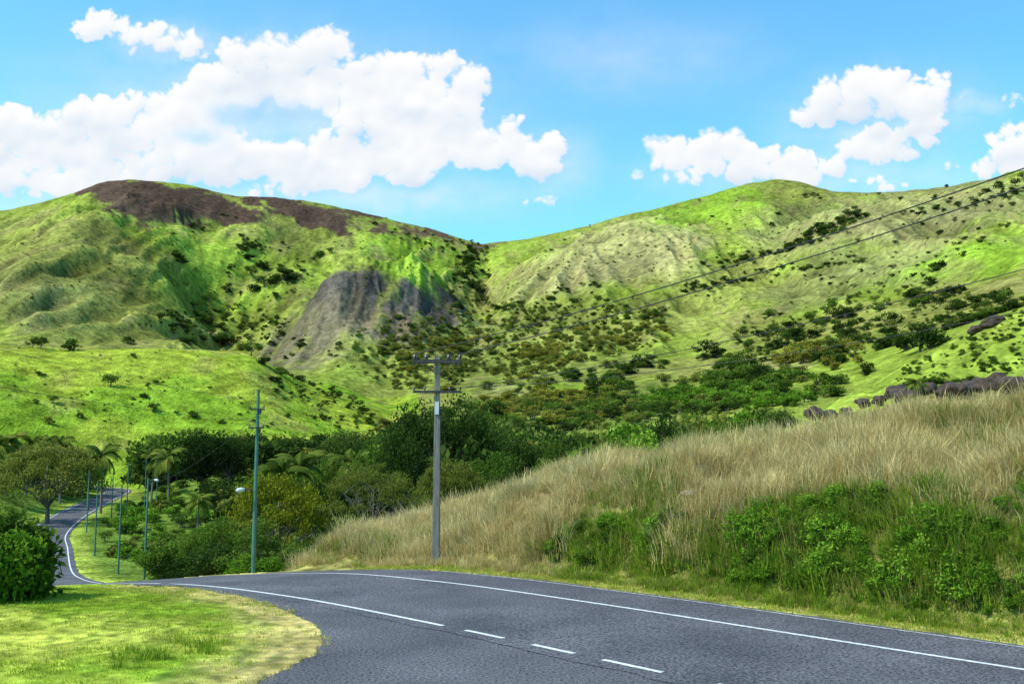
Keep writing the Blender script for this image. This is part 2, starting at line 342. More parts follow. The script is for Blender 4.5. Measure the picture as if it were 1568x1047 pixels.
k1 = (sstep(.55, .72, fbm(X/22, Y/45, 5, 201))*.45*(RR > 420))[..., None]; C = C*(1-k1)+np.array((.235, .19, .075))*k1
k1 = (sstep(.50, .66, fbm(X/9, Y/18, 4, 211))*.5*(RR > 300))[..., None]; C = C*(1-k1)+C*.5*k1
strk = ridged((X+.3*wx)/11, Y/70, 4, 231)[..., None]; C0 = C.copy()
for a_ in [(566, 462, 116, 54, 5, BUR, 1, 550, 950, .18), (480, 520, 92, 46, -25, (.12, .098, .062), .9, 550, 950), (640, 455, 84, 30, 22, BUR*1.25, .95, 550, 1000, .2), (600, 505, 66, 24, 0, (.15, .115, .062), .7, 550, 950)]: ell(*a_)
w = (((RR > 550) & (RR < 950) & (np.abs(UV-550) < 170) & (VV > 390))*.9)[..., None]; C = C*(1-w)+C*w*(.35+1.2*strk)
gp = (w[..., 0]*sstep(.55, .68, fbm(X/16, Y/30, 5, 233))*.75)[..., None]; C = C*(1-gp)+C0*.75*gp
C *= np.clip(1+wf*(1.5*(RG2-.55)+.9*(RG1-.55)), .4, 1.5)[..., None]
# burnt ridge tops
rv = (.65+.7*fbm(X/18, Y/30, 4, 241))[..., None]
for a_ in [(195, 300, 85, 24, 10, PUR, 1, far, 1400, .12), (300, 311, 112, 23, 16, PUR*.85, 1, far, 1400, .12), (235, 333, 80, 12, 10, PUR, .95, far, 1400, .2), (450, 320, 95, 19, 20, PUR*.9, 1, far, 1400, .12), (560, 333, 90, 10, 15, PUR, .95, far), (660, 352, 90, 8, 16, PUR*1.1, .95, far), (350, 332, 60, 8, 16, PUR, .8, far)]: ell(*a_)
ell(335, 296, 40, 5, 15, OL, .8, far)
w = ((RR > 900) & (VV < 350) & (UV < 800) & (C[..., 1] < .09))[..., None]; C = np.where(w, C*rv, C)
w = ((RR > 250) & (RR < 560) & (UV < 640))[..., None]*1.; vt = sstep(.35, .65, fbm(X/30, Y/30, 5, 101))[..., None]
C = C*(1-w)+w*(np.array((.19, .30, .024))*(1-vt)+np.array((.29, .345, .036))*vt)
k1 = (sstep(.55, .7, fbm(X/12, Y/20, 5, 221))*.4*w[..., 0])[..., None]; C = C*(1-k1)+np.array((.30, .25, .08))*k1
k1 = (sstep(.52, .66, fbm(X/6, Y/10, 4, 226))*.45*w[..., 0])[..., None]; C = C*(1-k1*.6)
w = (sstep(60, 90, RR)*(1-sstep(255, 290, RR))*(UV < 1150))[..., None]; C = C*(1-w)+w*np.array((.12, .18, .028))
w = (sstep(44, 50, RR)*(1-sstep(180, 220, RR))*(UV > 1200))[..., None]; pt = fbm(X/9, Y/9, 5, 111)[..., None]
C = C*(1-w)+w*(np.array((.20, .31, .035))*(.65+.55*pt)+np.array((.08, 0, .01))*pt)
w = (bank*(RR < 50))[..., None]; bt = sstep(.35, .65, fbm(X/5, Y/5, 3, 121))[..., None]
C = C*(1-w)+w*(np.array((.24, .18, .08))*(1-bt)+np.array((.14, .13, .04))*bt)
w = ((RR < 60) & (SD < 0) & (bank < .3))[..., None]*1.; lt = sstep(.35, .65, fbm(X/2.5, Y/2.5, 4, 131))[..., None]
C = C*(1-w)+w*(np.array((.22, .33, .03))*(1-lt)+np.array((.35, .38, .06))*lt)
le = np.array(lawn_edge); k = (RR < 45) & (X < 5)
dl = np.full(Z.shape, 99.)
for p in le: dl = np.where(k, np.minimum(dl, np.hypot(X-p[0], Y-p[1])), dl)
w = (1-sstep(.2, 2.4, dl+1.5*(fbm(X, Y, 3, 141)-.5)))[..., None]; C = C*(1-w)+w*np.array((.50, .40, .15))
w = ((1-sstep(6.0, 7.0, DR+.8*(fbm(X, Y, 2, 151)-.5)))*(SD > 0)*(RR < 60))[..., None]; C = C*(1-w)+w*(np.array((.38, .34, .10))*(.6+.7*fbm(X/.7, Y/.7, 3, 155)[..., None]))
w = ((1-sstep(3.6, 6.5, DR))*(RR > 60))[..., None]; C = C*(1-w)+w*np.array((.28, .34, .05))
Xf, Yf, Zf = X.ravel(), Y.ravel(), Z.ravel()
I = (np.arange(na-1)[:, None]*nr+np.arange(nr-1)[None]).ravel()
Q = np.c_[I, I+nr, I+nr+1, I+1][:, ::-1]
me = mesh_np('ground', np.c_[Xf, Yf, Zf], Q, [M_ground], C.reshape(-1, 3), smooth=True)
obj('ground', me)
# ---------------------------------------------------------------- road
def ribbon(name, s0, s1, o0, o1, dz, mat, step=.5, wob=0):
    s = np.arange(s0, s1, step); s = np.r_[s, s1]
    c = np.array([np.interp(s, SS, CL[:, k]) for k in range(3)]).T; n = np.array([np.interp(s, SS, NN[:, k]) for k in range(2)]).T
    o0 = o0(c) if callable(o0) else np.full(len(s), o0); o1 = o1(c) if callable(o1) else np.full(len(s), o1)
    if wob: o1 = o1+wob*(fbm(s/1.1, s*0, 3, 5)-.5)*2; o0 = o0+wob*(fbm(s/1.1, s*0+9, 3, 5)-.5)*2
    m = 5; V = []
    for k in range(m):
        f = k/(m-1); o = o0*(1-f)+o1*f; V.append(np.c_[c[:, 0]+n[:, 0]*o, c[:, 1]+n[:, 1]*o, c[:, 2]+dz])
    V = np.stack(V, 1).reshape(-1, 3); q = []
    for i in range(len(s)-1):
        for k in range(m-1): a = i*m+k; q.append((a, a+1, a+m+1, a+m))
    return mesh_np(name, V, q, [mat])
far_o = lambda c: np.interp(c[:, 1], [30, 55], [5.3, 3.3])
obj('road', ribbon('road', 5, SS[-1], -3.25, far_o, .012, M_asph, wob=.2))
def s_of(u, v):
    x, y = plane(u, v); d = (CL[:, 0]-x)**2+(CL[:, 1]-y)**2; return SS[np.argmin(d)]
mk = bpy.data.objects.new('road_markings', None); SC.collection.objects.link(mk)
obj('edge_line_solid', ribbon('l1', s_of(683, 958), SS[-1], -2.78, -2.64, .02, M_line, .5), parent=mk)
obj('centre_line_solid', ribbon('l2', 5, 150, 2.62, 2.76, .02, M_line, .5), parent=mk)
obj('far_line_right', ribbon('l2b', 150.5, SS[-1], 2.62, 2.76, .02, M_line, .5), parent=mk)
obj('verge_line_worn', ribbon('l3', 5, s_of(520, 886), 4.95, 5.06, .02, M_linef, .5), parent=mk)
for i, (a, b) in enumerate([((772, 978), (717, 966)), ((882, 1001), (815, 988)), ((1015, 1029), (928, 1012)), ((1160, 1060), (1078, 1043)), ((1330, 1094), (1225, 1073))]):
    obj('dash_%d' % (i+1), ribbon('d', s_of(*a), s_of(*b), -2.78, -2.64, .02, M_line, .3), parent=mk)
A_ = [np.array(q) for q in lawn_edge]+[np.array((-5.3, 15.5)), np.array((-5.6, 12)), np.array((-5.8, 8)), np.array((-5.9, 0)), np.array((-5.9, -14)), np.array((-5.9, -30))]
tip = int(np.argmax([q[0]+.3*q[1] if i > 20 else -99 for i, q in enumerate(A_[:len(lawn_edge)])])); sm = []
ntot = len(A_)
for i, q in enumerate(A_):
    if i <= tip: s = SS[np.argmin((CL[:, 0]-q[0])**2+(CL[:, 1]-q[1])**2)]
    else: s = sm[tip]+(12-sm[tip])*((i-tip)/(ntot-1-tip))
    if sm: s = min(s, sm[-1])
    sm.append(s)
V = []; NSEG = 8
for q, s in zip(A_, sm):
    c = [np.interp(s, SS, CL[:, k]) for k in range(3)]; n = [np.interp(s, SS, NN[:, k]) for k in range(2)]; e = np.array((c[0]-n[0]*2.9, c[1]-n[1]*2.9)); z0 = c[2]*.9
    for k in range(NSEG+1): f = k/NSEG; p = q*(1-f)+e*f; V.append((p[0], p[1], z0*(1 if q[1] > 28 else f)))
qd = [(i*(NSEG+1)+k, (i+1)*(NSEG+1)+k, (i+1)*(NSEG+1)+k+1, i*(NSEG+1)+k+1) for i in range(ntot-1) for k in range(NSEG)]
obj('side_road', mesh_np('side_road', V, qd, [M_asph]))

# ---------------------------------------------------------------- plants
def crown_clusters(n):
    c = []
    while len(c) < n:
        p = R.uniform(-1, 1, 3)
        if .45 < np.linalg.norm(p) < 1: c.append(p)
    return np.array(c)
def tree_mesh(name, leafm, nclu=34, per=110, leaf=.035, crown=(.42, .42, .36), cz=.62, trunk=.035, seed=0, clr=.17, barkm=None):
    global R; R = np.random.RandomState(seed); b = B(); c = crown_clusters(nclu)*np.array(crown)*.85
    c[:, 0] *= 1+.25*R.uniform(-1, 1, nclu); c += np.array([0, 0, cz]); c[:, 2] = np.maximum(c[:, 2], .2)
    fork = np.array([R.uniform(-.03, .03), R.uniform(-.03, .03), cz*.42])
    b.tube([(0, 0, -.05), (R.uniform(-.02, .02), 0, cz*.2), fork], [trunk*1.3, trunk, trunk*.85], 8)
    for p in c[::2]:
        midp = fork*.5+p*.5+np.array([0, 0, -.03])+R.uniform(-.03, .03, 3); b.tube([fork, midp, p], [trunk*.55, trunk*.3, trunk*.1], 5)
    for p in c:
        rr = clr*R.uniform(.6, 1.25); q = R.normal(size=(per, 3)); q /= np.linalg.norm(q, axis=1)[:, None]; q *= (R.rand(per)**.45)[:, None]
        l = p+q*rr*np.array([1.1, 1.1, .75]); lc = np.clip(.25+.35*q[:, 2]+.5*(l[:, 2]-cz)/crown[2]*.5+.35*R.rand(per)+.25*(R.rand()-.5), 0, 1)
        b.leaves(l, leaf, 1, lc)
    return b.mesh(name, [barkm or M_bark, leafm])
def shrub_mesh(name, leafm, nclu=14, per=70, leaf=.09, seed=0, flat=.75):
    global R; R = np.random.RandomState(seed); b = B()
    for i in range(nclu):
        a = R.uniform(0, 6.28); d = R.rand()**.6*.42; p = np.array([d*math.cos(a), d*math.sin(a), R.uniform(.18, .78)*(1-d*.9)])
        b.tube([(0, 0, -.08), p*.5+[0, 0, .02], p], [.02, .012, .004], 4)
        rr = R.uniform(.13, .26); q = R.normal(size=(per, 3)); q /= np.linalg.norm(q, axis=1)[:, None]; q *= (R.rand(per)**.45)[:, None]
        l = p+q*rr*np.array([1.1, 1.1, flat]); l[:, 2] = np.maximum(l[:, 2], -.03)
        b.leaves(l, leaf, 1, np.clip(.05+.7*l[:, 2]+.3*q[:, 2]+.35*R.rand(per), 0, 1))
    return b.mesh(name, [M_bark, leafm])
def umbrella_mesh(name, leafm, seed=0, dens=90, leaf=.03, low=.55, gaps=.0, ncl=60, barkm=None, thick=.38):
    global R; R = np.random.RandomState(seed); b = B(); f = np.array([0, 0, .2])
    b.tube([(0, 0, -.05), (.01, 0, .1), f], [.05, .04, .035], 8)
    for i in range(11):
        a = i/11*6.28+R.uniform(-.2, .2); L_ = R.uniform(.45, .85); hz = low+(.92-low)*(1-L_*.8)+R.uniform(-.05, .05)
        e = np.array([math.cos(a)*L_, math.sin(a)*L_, hz]); m1 = f+(e-f)*.4+np.array([0, 0, .06])
        b.tube([f, m1, e], [.022, .014, .006], 6)
        for j in range(5):
            s = m1+(e-m1)*R.rand(); q = s+np.array([R.uniform(-.25, .25), R.uniform(-.25, .25), R.uniform(.04, .14)]); q[2] = min(q[2], .9); b.tube([s, (s+q)/2+[0, 0, .02], q], [.007, .005, .002], 4)
    for i in range(ncl):
        a = R.uniform(0, 6.28); d = math.sqrt(R.rand())*.95
        if gaps and vn(np.array(math.cos(a)*d*3+5), np.array(math.sin(a)*d*3+5), seed) < gaps: continue
        z = low+(.93-low)*math.sqrt(max(0, 1-d*d))+R.uniform(-.1, .04); rr = R.uniform(.1, .2)
        q = R.normal(size=(dens, 3)); q /= np.linalg.norm(q, axis=1)[:, None]; q *= (R.rand(dens)**.5)[:, None]
        l = np.array([d*math.cos(a), d*math.sin(a), z])+q*rr*np.array([1.2, 1.2, thick])
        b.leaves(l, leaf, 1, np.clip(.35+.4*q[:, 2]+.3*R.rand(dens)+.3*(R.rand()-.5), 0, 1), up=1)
    return b.mesh(name, [barkm or M_bark, leafm])
def palm_mesh(name, seed=0):
    global R; R = np.random.RandomState(seed); b = B(); lean = R.uniform(-.08, .08, 2)
    top = np.array([lean[0], lean[1], .72]); b.tube([(0, 0, -.05), (lean[0]*.2, lean[1]*.2, .25), (lean[0]*.6, lean[1]*.6, .5), top], [.028, .018, .015, .014], 7)
    for i in range(24):
        a = i*2.4; el = R.uniform(-.3, 1.15); Ln = R.uniform(.32, .42); pts = []; p = top.copy(); d = el
        for k in range(9):
            pts.append(p.copy()); p = p+Ln/8*np.array([math.cos(a)*math.cos(d), math.sin(a)*math.cos(d), math.sin(d)]); d -= .2
        pts = np.array(pts); b.tube(pts, np.linspace(.006, .002, 9), 3, 1, .9)
        side = np.array([-math.sin(a), math.cos(a), 0]); V = []; Qd = []
        for k in np.linspace(.8, 7.9, 30):
            j = int(k); f = k-j; c = pts[j]*(1-f)+pts[min(j+1, 8)]*f; t = pts[min(j+1, 8)]-pts[j]; t /= np.linalg.norm(t)+1e-9
            ll = .10*math.sin(min(1, (k+.6)/8)*math.pi*.9+.25)+.015
            for sgn in (-1, 1):
                tp = c+ll*(side*sgn*.75+t*.5+np.array([0, 0, -.45])); n = len(V); V += [c-t*.006, c+t*.008, tp+t*.002, tp-t*.002]; Qd.append((n, n+1, n+2, n+3))
        b.add(V, Qd, 1, R.uniform(.2, .9))
    for i in range(6): b.leaves(top+R.uniform(-.02, .02, (4, 3))-[0, 0, .02], .035, 0)
    return b.mesh(name, [M_barkl, M_palm])
def tuft_mesh(name, mat, n=26, h=.8, spread=.22, w=.022, bend=.35, seed=0, seg=3):
    global R; R = np.random.RandomState(seed); b = B(); V = []; Qd = []; LC = []
    for i in range(n):
        a = R.uniform(0, 6.28); d = R.rand()**.7*spread; x, y = d*math.cos(a), d*math.sin(a); a2 = a+R.uniform(-1, 1); hh = h*R.uniform(.5, 1.1); bb = bend*R.uniform(.2, 1.2)*hh
        ww = w*R.uniform(.6, 1.2); s = np.array([-math.sin(a2+R.uniform(-.9, .9)), math.cos(a2), 0]); base = len(V); lc = R.rand()
        for k in range(seg+1):
            f = k/seg; c = np.array([x+math.cos(a2)*bb*f*f, y+math.sin(a2)*bb*f*f, hh*f*(1-.18*f*bend)-.04]); wd = ww*(1-f*.85)
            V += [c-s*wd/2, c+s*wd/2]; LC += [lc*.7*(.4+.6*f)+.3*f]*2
        for k in range(seg): q = base+2*k; Qd.append((q, q+1, q+3, q+2))
    b.add(V, Qd, 0, np.array(LC)); return b.mesh(name, [mat])
def coll(name, meshes):
    c = bpy.data.collections.new(name)
    for m in meshes: c.objects.link(bpy.data.objects.new(m.name, m))
    return c
def scatter(name, pts, rot, scl, co, nvar):
    pts = np.asarray(pts, np.float32); n = len(pts)
    if n == 0: return
    me = bpy.data.meshes.new(name); me.vertices.add(n); me.vertices.foreach_set('co', pts.ravel())
    me.attributes.new('rot', 'FLOAT_VECTOR', 'POINT').data.foreach_set('vector', np.asarray(rot, np.float32).ravel())
    me.attributes.new('scl', 'FLOAT_VECTOR', 'POINT').data.foreach_set('vector', np.asarray(scl, np.float32).ravel())
    me.attributes.new('idx', 'INT', 'POINT').data.foreach_set('value', np.random.RandomState(n).randint(0, nvar, n).astype(np.int32))
    o = obj(name, me); ng = bpy.data.node_groups.new(name, 'GeometryNodeTree')
    ng.interface.new_socket('Geometry', in_out='INPUT', socket_type='NodeSocketGeometry'); ng.interface.new_socket('Geometry', in_out='OUTPUT', socket_type='NodeSocketGeometry')
    N = ng.nodes; L = ng.links; gi = N.new('NodeGroupInput'); go = N.new('NodeGroupOutput'); ip = N.new('GeometryNodeInstanceOnPoints'); ci = N.new('GeometryNodeCollectionInfo')
    ci.inputs['Collection'].default_value = co; ci.inputs['Separate Children'].default_value = True; ci.inputs['Reset Children'].default_value = True
    ip.inputs['Pick Instance'].default_value = True
    def na_(nm, ty):
        a = N.new('GeometryNodeInputNamedAttribute'); a.data_type = ty; a.inputs['Name'].default_value = nm; return a.outputs['Attribute']
    e = N.new('FunctionNodeEulerToRotation'); L.new(na_('rot', 'FLOAT_VECTOR'), e.inputs[0]); L.new(e.outputs[0], ip.inputs['Rotation'])
    L.new(na_('scl', 'FLOAT_VECTOR'), ip.inputs['Scale']); L.new(na_('idx', 'INT'), ip.inputs['Instance Index'])
    L.new(gi.outputs[0], ip.inputs['Points']); L.new(ci.outputs[0], ip.inputs['Instance']); L.new(ip.outputs[0], go.inputs[0])
    md = o.modifiers.new('instances', 'NODES'); md.node_group = ng
    return o
G2 = np.random.RandomState(99)
def rnd_rot(n, tilt=.12): return np.c_[G2.uniform(-tilt, tilt, n), G2.uniform(-tilt, tilt, n), G2.uniform(0, 6.28, n)]
kinds = {}
for key, mat in (('dark', M_dark), ('mid', M_mid), ('olive', M_olive), ('gold', M_gold), ('bright', M_bright)):
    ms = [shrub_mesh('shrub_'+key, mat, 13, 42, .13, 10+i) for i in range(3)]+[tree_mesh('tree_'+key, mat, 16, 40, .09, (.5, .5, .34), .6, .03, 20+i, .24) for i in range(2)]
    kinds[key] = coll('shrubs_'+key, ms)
pend = {k: [] for k in kinds}
def put(key, u, v, hpx, wide=1.25, rmin=60, rmax=1400):
    p = pick(u, v, rmin, rmax)
    if p is None: return
    x, y, z, r = p
    h = hpx/F*r; pend[key].append((x, y, z-.06*h, h*wide*G2.uniform(.8, 1.25), h*wide*G2.uniform(.8, 1.25), h))
def region(key, cx, cy, rx, ry, n, h0, h1, ang=0, wide=1.3, rmin=230, rmax=1400, clump=None):
    a = math.radians(ang)
    for i in range(n):
        q = G2.uniform(0, 6.28); d = math.sqrt(G2.rand()); dx, dy = rx*d*math.cos(q), ry*d*math.sin(q)
        u = cx+dx*math.cos(a)-dy*math.sin(a); v = cy+dx*math.sin(a)+dy*math.cos(a)
        if clump and vn(np.array(u/clump), np.array(v/clump*2.2), 3) < .5: continue
        put(key, u, v, h0+(h1-h0)*G2.rand()**2, wide, rmin, rmax)
for k, u, v, h in [('dark', 390, 384, 13), ('dark', 380, 400, 15), ('dark', 400, 415, 20), ('dark', 385, 425, 18), ('dark', 405, 440, 20), ('dark', 435, 430, 26), ('dark', 422, 436, 20), ('dark', 390, 450, 16), ('dark', 275, 405, 18), ('mid', 268, 398, 14), ('mid', 320, 466, 18), ('dark', 345, 450, 10), ('mid', 370, 362, 8),
    ('mid', 490, 395, 16), ('mid', 505, 392, 13), ('mid', 525, 380, 6), ('dark', 295, 350, 12), ('mid', 310, 355, 10), ('mid', 265, 368, 7), ('dark', 715, 400, 15), ('dark', 722, 415, 16), ('dark', 712, 428, 17), ('dark', 725, 440, 18), ('dark', 735, 455, 19), ('dark', 738, 468, 18), ('mid', 745, 382, 9),
    ('dark', 735, 372, 7), ('mid', 1000, 490, 19), ('dark', 1012, 486, 16), ('mid', 985, 492, 14), ('dark', 1300, 486, 22), ('dark', 1285, 488, 18), ('dark', 1357, 500, 22), ('dark', 1372, 496, 17), ('dark', 1440, 412, 18), ('mid', 1430, 415, 15), ('dark', 1425, 440, 19), ('dark', 1440, 470, 20), ('mid', 1462, 472, 17), ('dark', 1420, 462, 16), ('dark', 1490, 466, 15),
    ('dark', 1408, 540, 46), ('dark', 1425, 532, 34), ('dark', 1390, 536, 32), ('dark', 1220, 515, 22), ('mid', 1190, 520, 22), ('dark', 1245, 518, 20), ('mid', 1120, 398, 12), ('mid', 1135, 397, 10), ('dark', 1555, 285, 14), ('dark', 1530, 290, 13), ('dark', 1510, 296, 10), ('dark', 1568, 275, 14), ('dark', 1168, 274, 6), ('dark', 1178, 272, 5), ('dark', 1450, 288, 6),
    ('dark', 62, 534, 22), ('mid', 108, 536, 22), ('dark', 50, 532, 14), ('mid', 196, 526, 16), ('mid', 170, 592, 22), ('mid', 80, 620, 14), ('olive', 122, 640, 12), ('dark', 235, 634, 16), ('mid', 220, 612, 12), ('mid', 295, 640, 14), ('dark', 290, 530, 17), ('dark', 280, 529, 15), ('dark', 350, 532, 24), ('dark', 335, 530, 20), ('olive', 370, 536, 18), ('mid', 385, 545, 22), ('dark', 405, 560, 20), ('mid', 430, 575, 16), ('dark', 460, 582, 12),
    ('mid', 545, 645, 14), ('mid', 565, 650, 16), ('dark', 60, 575, 10), ('olive', 75, 650, 16)]:
    put(k, u, v, h, 1.25, 200)
def line(k, u0, v0, u1, v1, n, h0, h1, jit=6):
    for i in range(n):
        t = (i+G2.rand())/n; put(k, u0+(u1-u0)*t+G2.normal()*jit, v0+(v1-v0)*t+G2.normal()*jit*.5, G2.uniform(h0, h1), 1.4, 400)
line('dark', 1080, 412, 1200, 385, 18, 5, 11); line('dark', 1200, 385, 1320, 328, 36, 6, 14); line('mid', 1250, 370, 1330, 335, 14, 5, 10)
line('dark', 1040, 448, 1150, 430, 20, 5, 11); line('mid', 1150, 420, 1330, 402, 26, 4, 9); line('dark', 840, 448, 920, 440, 10, 4, 8); line('dark', 1380, 330, 1568, 300, 24, 5, 9)
line('dark', 570, 350, 740, 400, 12, 4, 8); line('mid', 640, 372, 740, 375, 12, 3, 7)
line('dark', 1330, 440, 1568, 330, 16, 4, 8, 12); line('dark', 440, 440, 470, 400, 8, 4, 8)
region('dark', 400, 420, 60, 55, 80, 3, 13, rmin=600, clump=22); region('mid', 350, 400, 170, 90, 50, 2, 7, rmin=600); region('olive', 120, 430, 170, 90, 40, 2, 5, rmin=600)
region('dark', 320, 500, 100, 22, 80, 4, 13, rmin=600, clump=25); region('mid', 350, 500, 100, 30, 90, 3, 13, rmin=600)
region('dark', 590, 350, 130, 30, 20, 2, 5, 12, rmin=700); region('dark', 720, 430, 30, 50, 70, 4, 13, 10, rmin=600); region('mid', 640, 430, 90, 50, 30, 2, 6, rmin=600)
region('dark', 1350, 360, 220, 90, 190, 2, 10, -12, rmin=500, clump=30); region('mid', 1300, 400, 260, 100, 150, 2, 8, -12, rmin=450, clump=40); region('olive', 1000, 400, 220, 70, 90, 2, 6, -12, rmin=500); region('mid', 980, 380, 220, 60, 40, 2, 5, -14, rmin=600)
region('mid', 784, 420, 800, 140, 420, 1.2, 3.6, 0, rmin=500); region('dark', 784, 420, 800, 140, 150, 1.2, 3.5, 0, rmin=500)
region('dark', 1350, 500, 230, 45, 240, 6, 21, -6, rmin=400, clump=35); region('mid', 1350, 500, 230, 50, 200, 5, 18, -6, rmin=400, clump=30); region('olive', 1350, 500, 230, 50, 130, 5, 14, -6, rmin=400)
region('olive', 800, 520, 220, 55, 440, 4, 13, -6, rmin=400); region('gold', 760, 555, 160, 45, 280, 6, 16, -4, rmin=330, clump=40); region('gold', 900, 530, 140, 25, 110, 6, 14, -8, rmin=380); region('dark', 750, 520, 240, 60, 60, 4, 11, -6, rmin=400, clump=25)
region('mid', 760, 520, 260, 55, 240, 4, 12, -6, rmin=400); region('olive', 640, 560, 90, 40, 100, 7, 16, rmin=330)
region('dark', 1020, 590, 170, 40, 110, 14, 30, -6, rmin=250, clump=35); region('mid', 1000, 595, 230, 45, 170, 10, 26, -6, rmin=250, clump=40); region('dark', 1240, 560, 130, 40, 110, 10, 28, -10, rmin=220, clump=35); region('gold', 1250, 550, 70, 22, 30, 14, 26, rmin=220); region('gold', 850, 625, 120, 25, 80, 12, 24, rmin=230); region('olive', 1000, 590, 260, 50, 150, 8, 20, rmin=230, clump=45)
region('mid', 860, 640, 280, 22, 110, 12, 28, -4, rmin=240); region('dark', 860, 640, 280, 22, 60, 12, 28, -4, rmin=240); region('olive', 860, 640, 280, 22, 80, 12, 26, -4, rmin=240)
region('bright', 1110, 615, 130, 18, 80, 12, 26, rmin=200); region('mid', 1180, 600, 120, 25, 70, 12, 30, rmin=200)
region('mid', 250, 600, 300, 70, 90, 3, 10, 10, rmin=300, rmax=520, clump=50); region('dark', 500, 620, 100, 28, 60, 4, 12, 25, rmin=300, rmax=520); region('dark', 500, 600, 120, 10, 50, 6, 13, 32, rmin=300, rmax=560); region('olive', 250, 600, 330, 60, 180, 1.5, 5, 8, rmin=300, rmax=520)
region('dark', 430, 540, 40, 50, 30, 4, 12, rmin=560); region('mid', 1480, 560, 130, 60, 220, 3, 11, -30, rmin=58, rmax=150); region('dark', 1480, 560, 130, 60, 110, 3, 9, -30, rmin=58, rmax=150)
for i in range(320):
    u = G2.uniform(-60, 640); r = G2.uniform(235, 300)
    if 150 < u < 235 and r > 240: continue
    vt_ = (684 if u < 190 else 668)+G2.uniform(-14, 22); a, s = az_slope(u, vt_); x, y = r*math.sin(a), r*math.cos(a); z = float(Zat(x, y)); h = max(3, CAMH+r*s-z)
    if np.min(np.hypot(CL[:, 0]-x, CL[:, 1]-y)) < 7.5: continue
    pend[G2.choice(['dark', 'dark', 'dark', 'mid', 'olive'])].append((x, y, z-.3, h*1.0, h*1.0, min(h, 14)))
for i in range(260):
    u = G2.uniform(560, 1230); r = G2.uniform(110, 250); vt_ = np.interp(u, [560, 640, 700, 860, 1000, 1230], [690, 650, 640, 655, 645, 622])+G2.uniform(-12, 34); a, s = az_slope(u, vt_); x, y = r*math.sin(a), r*math.cos(a); z = float(Zat(x, y)); h = CAMH+r*s-z
    if h < 1.5: continue
    pend[G2.choice(['dark', 'mid', 'mid', 'gold', 'olive', 'bright'] if u > 760 else ['dark', 'dark', 'mid', 'mid'])].append((x, y, z-.3, h*.8, h*.8, min(h, 17)))
for i in range(460):
    u = G2.uniform(95, 560); r = G2.uniform(60, 235); a, _ = az_slope(u, 700); x, y = r*math.sin(a), r*math.cos(a); z = float(Zat(x, y))
    if np.min(np.hypot(CL[:, 0]-x, CL[:, 1]-y)) < 7.5: continue
    if u < 300 and r > 190 and G2.rand() < .5: continue
    h = G2.uniform(1.2, 3.2) if u < 320 else G2.uniform(2, 5.0)
    if r < 90: h = min(h, 2.2)
    if u < 330 and r < 160: h = min(h, 2.0)
    pend[G2.choice(['mid', 'bright', 'bright', 'dark', 'olive'] if u < 330 else ['dark', 'dark', 'mid', 'olive'])].append((x, y, z-.1, h*1.3, h*1.3, h))
names = {'dark': 'dark_bushes', 'mid': 'green_bushes', 'olive': 'olive_bushes', 'gold': 'golden_bushes', 'bright': 'bright_bushes'}
for k, L_ in pend.items():
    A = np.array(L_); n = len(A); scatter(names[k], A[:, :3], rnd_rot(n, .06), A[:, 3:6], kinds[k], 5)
# ---------------------------------------------------------------- single trees
def place(name, me, u, r, vtop, wpx, base_w=1.0, sink=.1, rz=None, hmax=None):
    a, s = az_slope(u, vtop); x, y = r*math.sin(a), r*math.cos(a); z = float(Zat(x, y)); h = max(.6, CAMH+r*s-z)
    if hmax: h = min(h, hmax)
    w = wpx/F*r/base_w
    return obj(name, me, (x, y, z-sink), (0, 0, G2.uniform(0, 6.28) if rz is None else rz), (w, w, h))
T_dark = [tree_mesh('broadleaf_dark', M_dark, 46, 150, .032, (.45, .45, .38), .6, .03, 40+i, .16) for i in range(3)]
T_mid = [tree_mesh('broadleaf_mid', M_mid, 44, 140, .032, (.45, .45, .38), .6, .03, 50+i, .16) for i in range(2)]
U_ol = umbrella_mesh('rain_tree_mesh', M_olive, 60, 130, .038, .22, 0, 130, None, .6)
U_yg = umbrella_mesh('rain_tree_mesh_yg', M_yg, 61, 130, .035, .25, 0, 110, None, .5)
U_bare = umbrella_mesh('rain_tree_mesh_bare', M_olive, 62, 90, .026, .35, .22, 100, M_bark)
P_ = [palm_mesh('palm_mesh', 70+i) for i in range(3)]
place('rain_tree', U_ol, 78, 185, 674, 155, 2.0)
place('rain_tree', U_yg, 425, 82, 722, 165, 2.0)
place('rain_tree', U_bare, 572, 80, 704, 170, 2.0)
place('rain_tree', U_ol, 690, 88, 700, 120, 2.0)
for u, r, vt_, w in [(640, 120, 612, 120), (700, 115, 600, 130), (745, 125, 625, 110), (610, 110, 650, 90), (800, 110, 640, 110), (520, 170, 655, 90), (310, 200, 655, 110), (355, 210, 665, 90), (600, 100, 690, 80)]:
    place('broadleaf_tree', T_dark[int(u) % 3], u, r, vt_, w, .95)
for u, r, vt_, w in [(500, 150, 690, 80), (850, 100, 660, 80), (760, 95, 680, 90), (340, 75, 780, 90), (395, 70, 790, 90), (300, 85, 800, 70)]:
    place('broadleaf_tree', T_mid[int(u) % 2], u, r, vt_, w, .95)
for u, r, vt_, w in [(425, 125, 676, 96), (465, 140, 670, 90), (440, 170, 685, 70), (548, 150, 664, 84), (530, 165, 672, 74), (15, 215, 648, 60), (45, 225, 652, 58), (74, 232, 648, 54), (98, 230, 648, 54), (160, 205, 664, 62), (140, 215, 670, 54), (305, 150, 740, 60), (580, 160, 668, 64), (262, 195, 672, 60), (0, 210, 652, 60), (235, 215, 676, 50)]:
    place('coconut_palm', P_[int(u) % 3], u, r, vt_, w, .75)
S_big = [shrub_mesh('broad_shrub', M_mid, 34, 190, .05, 80), shrub_mesh('broad_shrub', M_bright, 30, 170, .055, 81)]
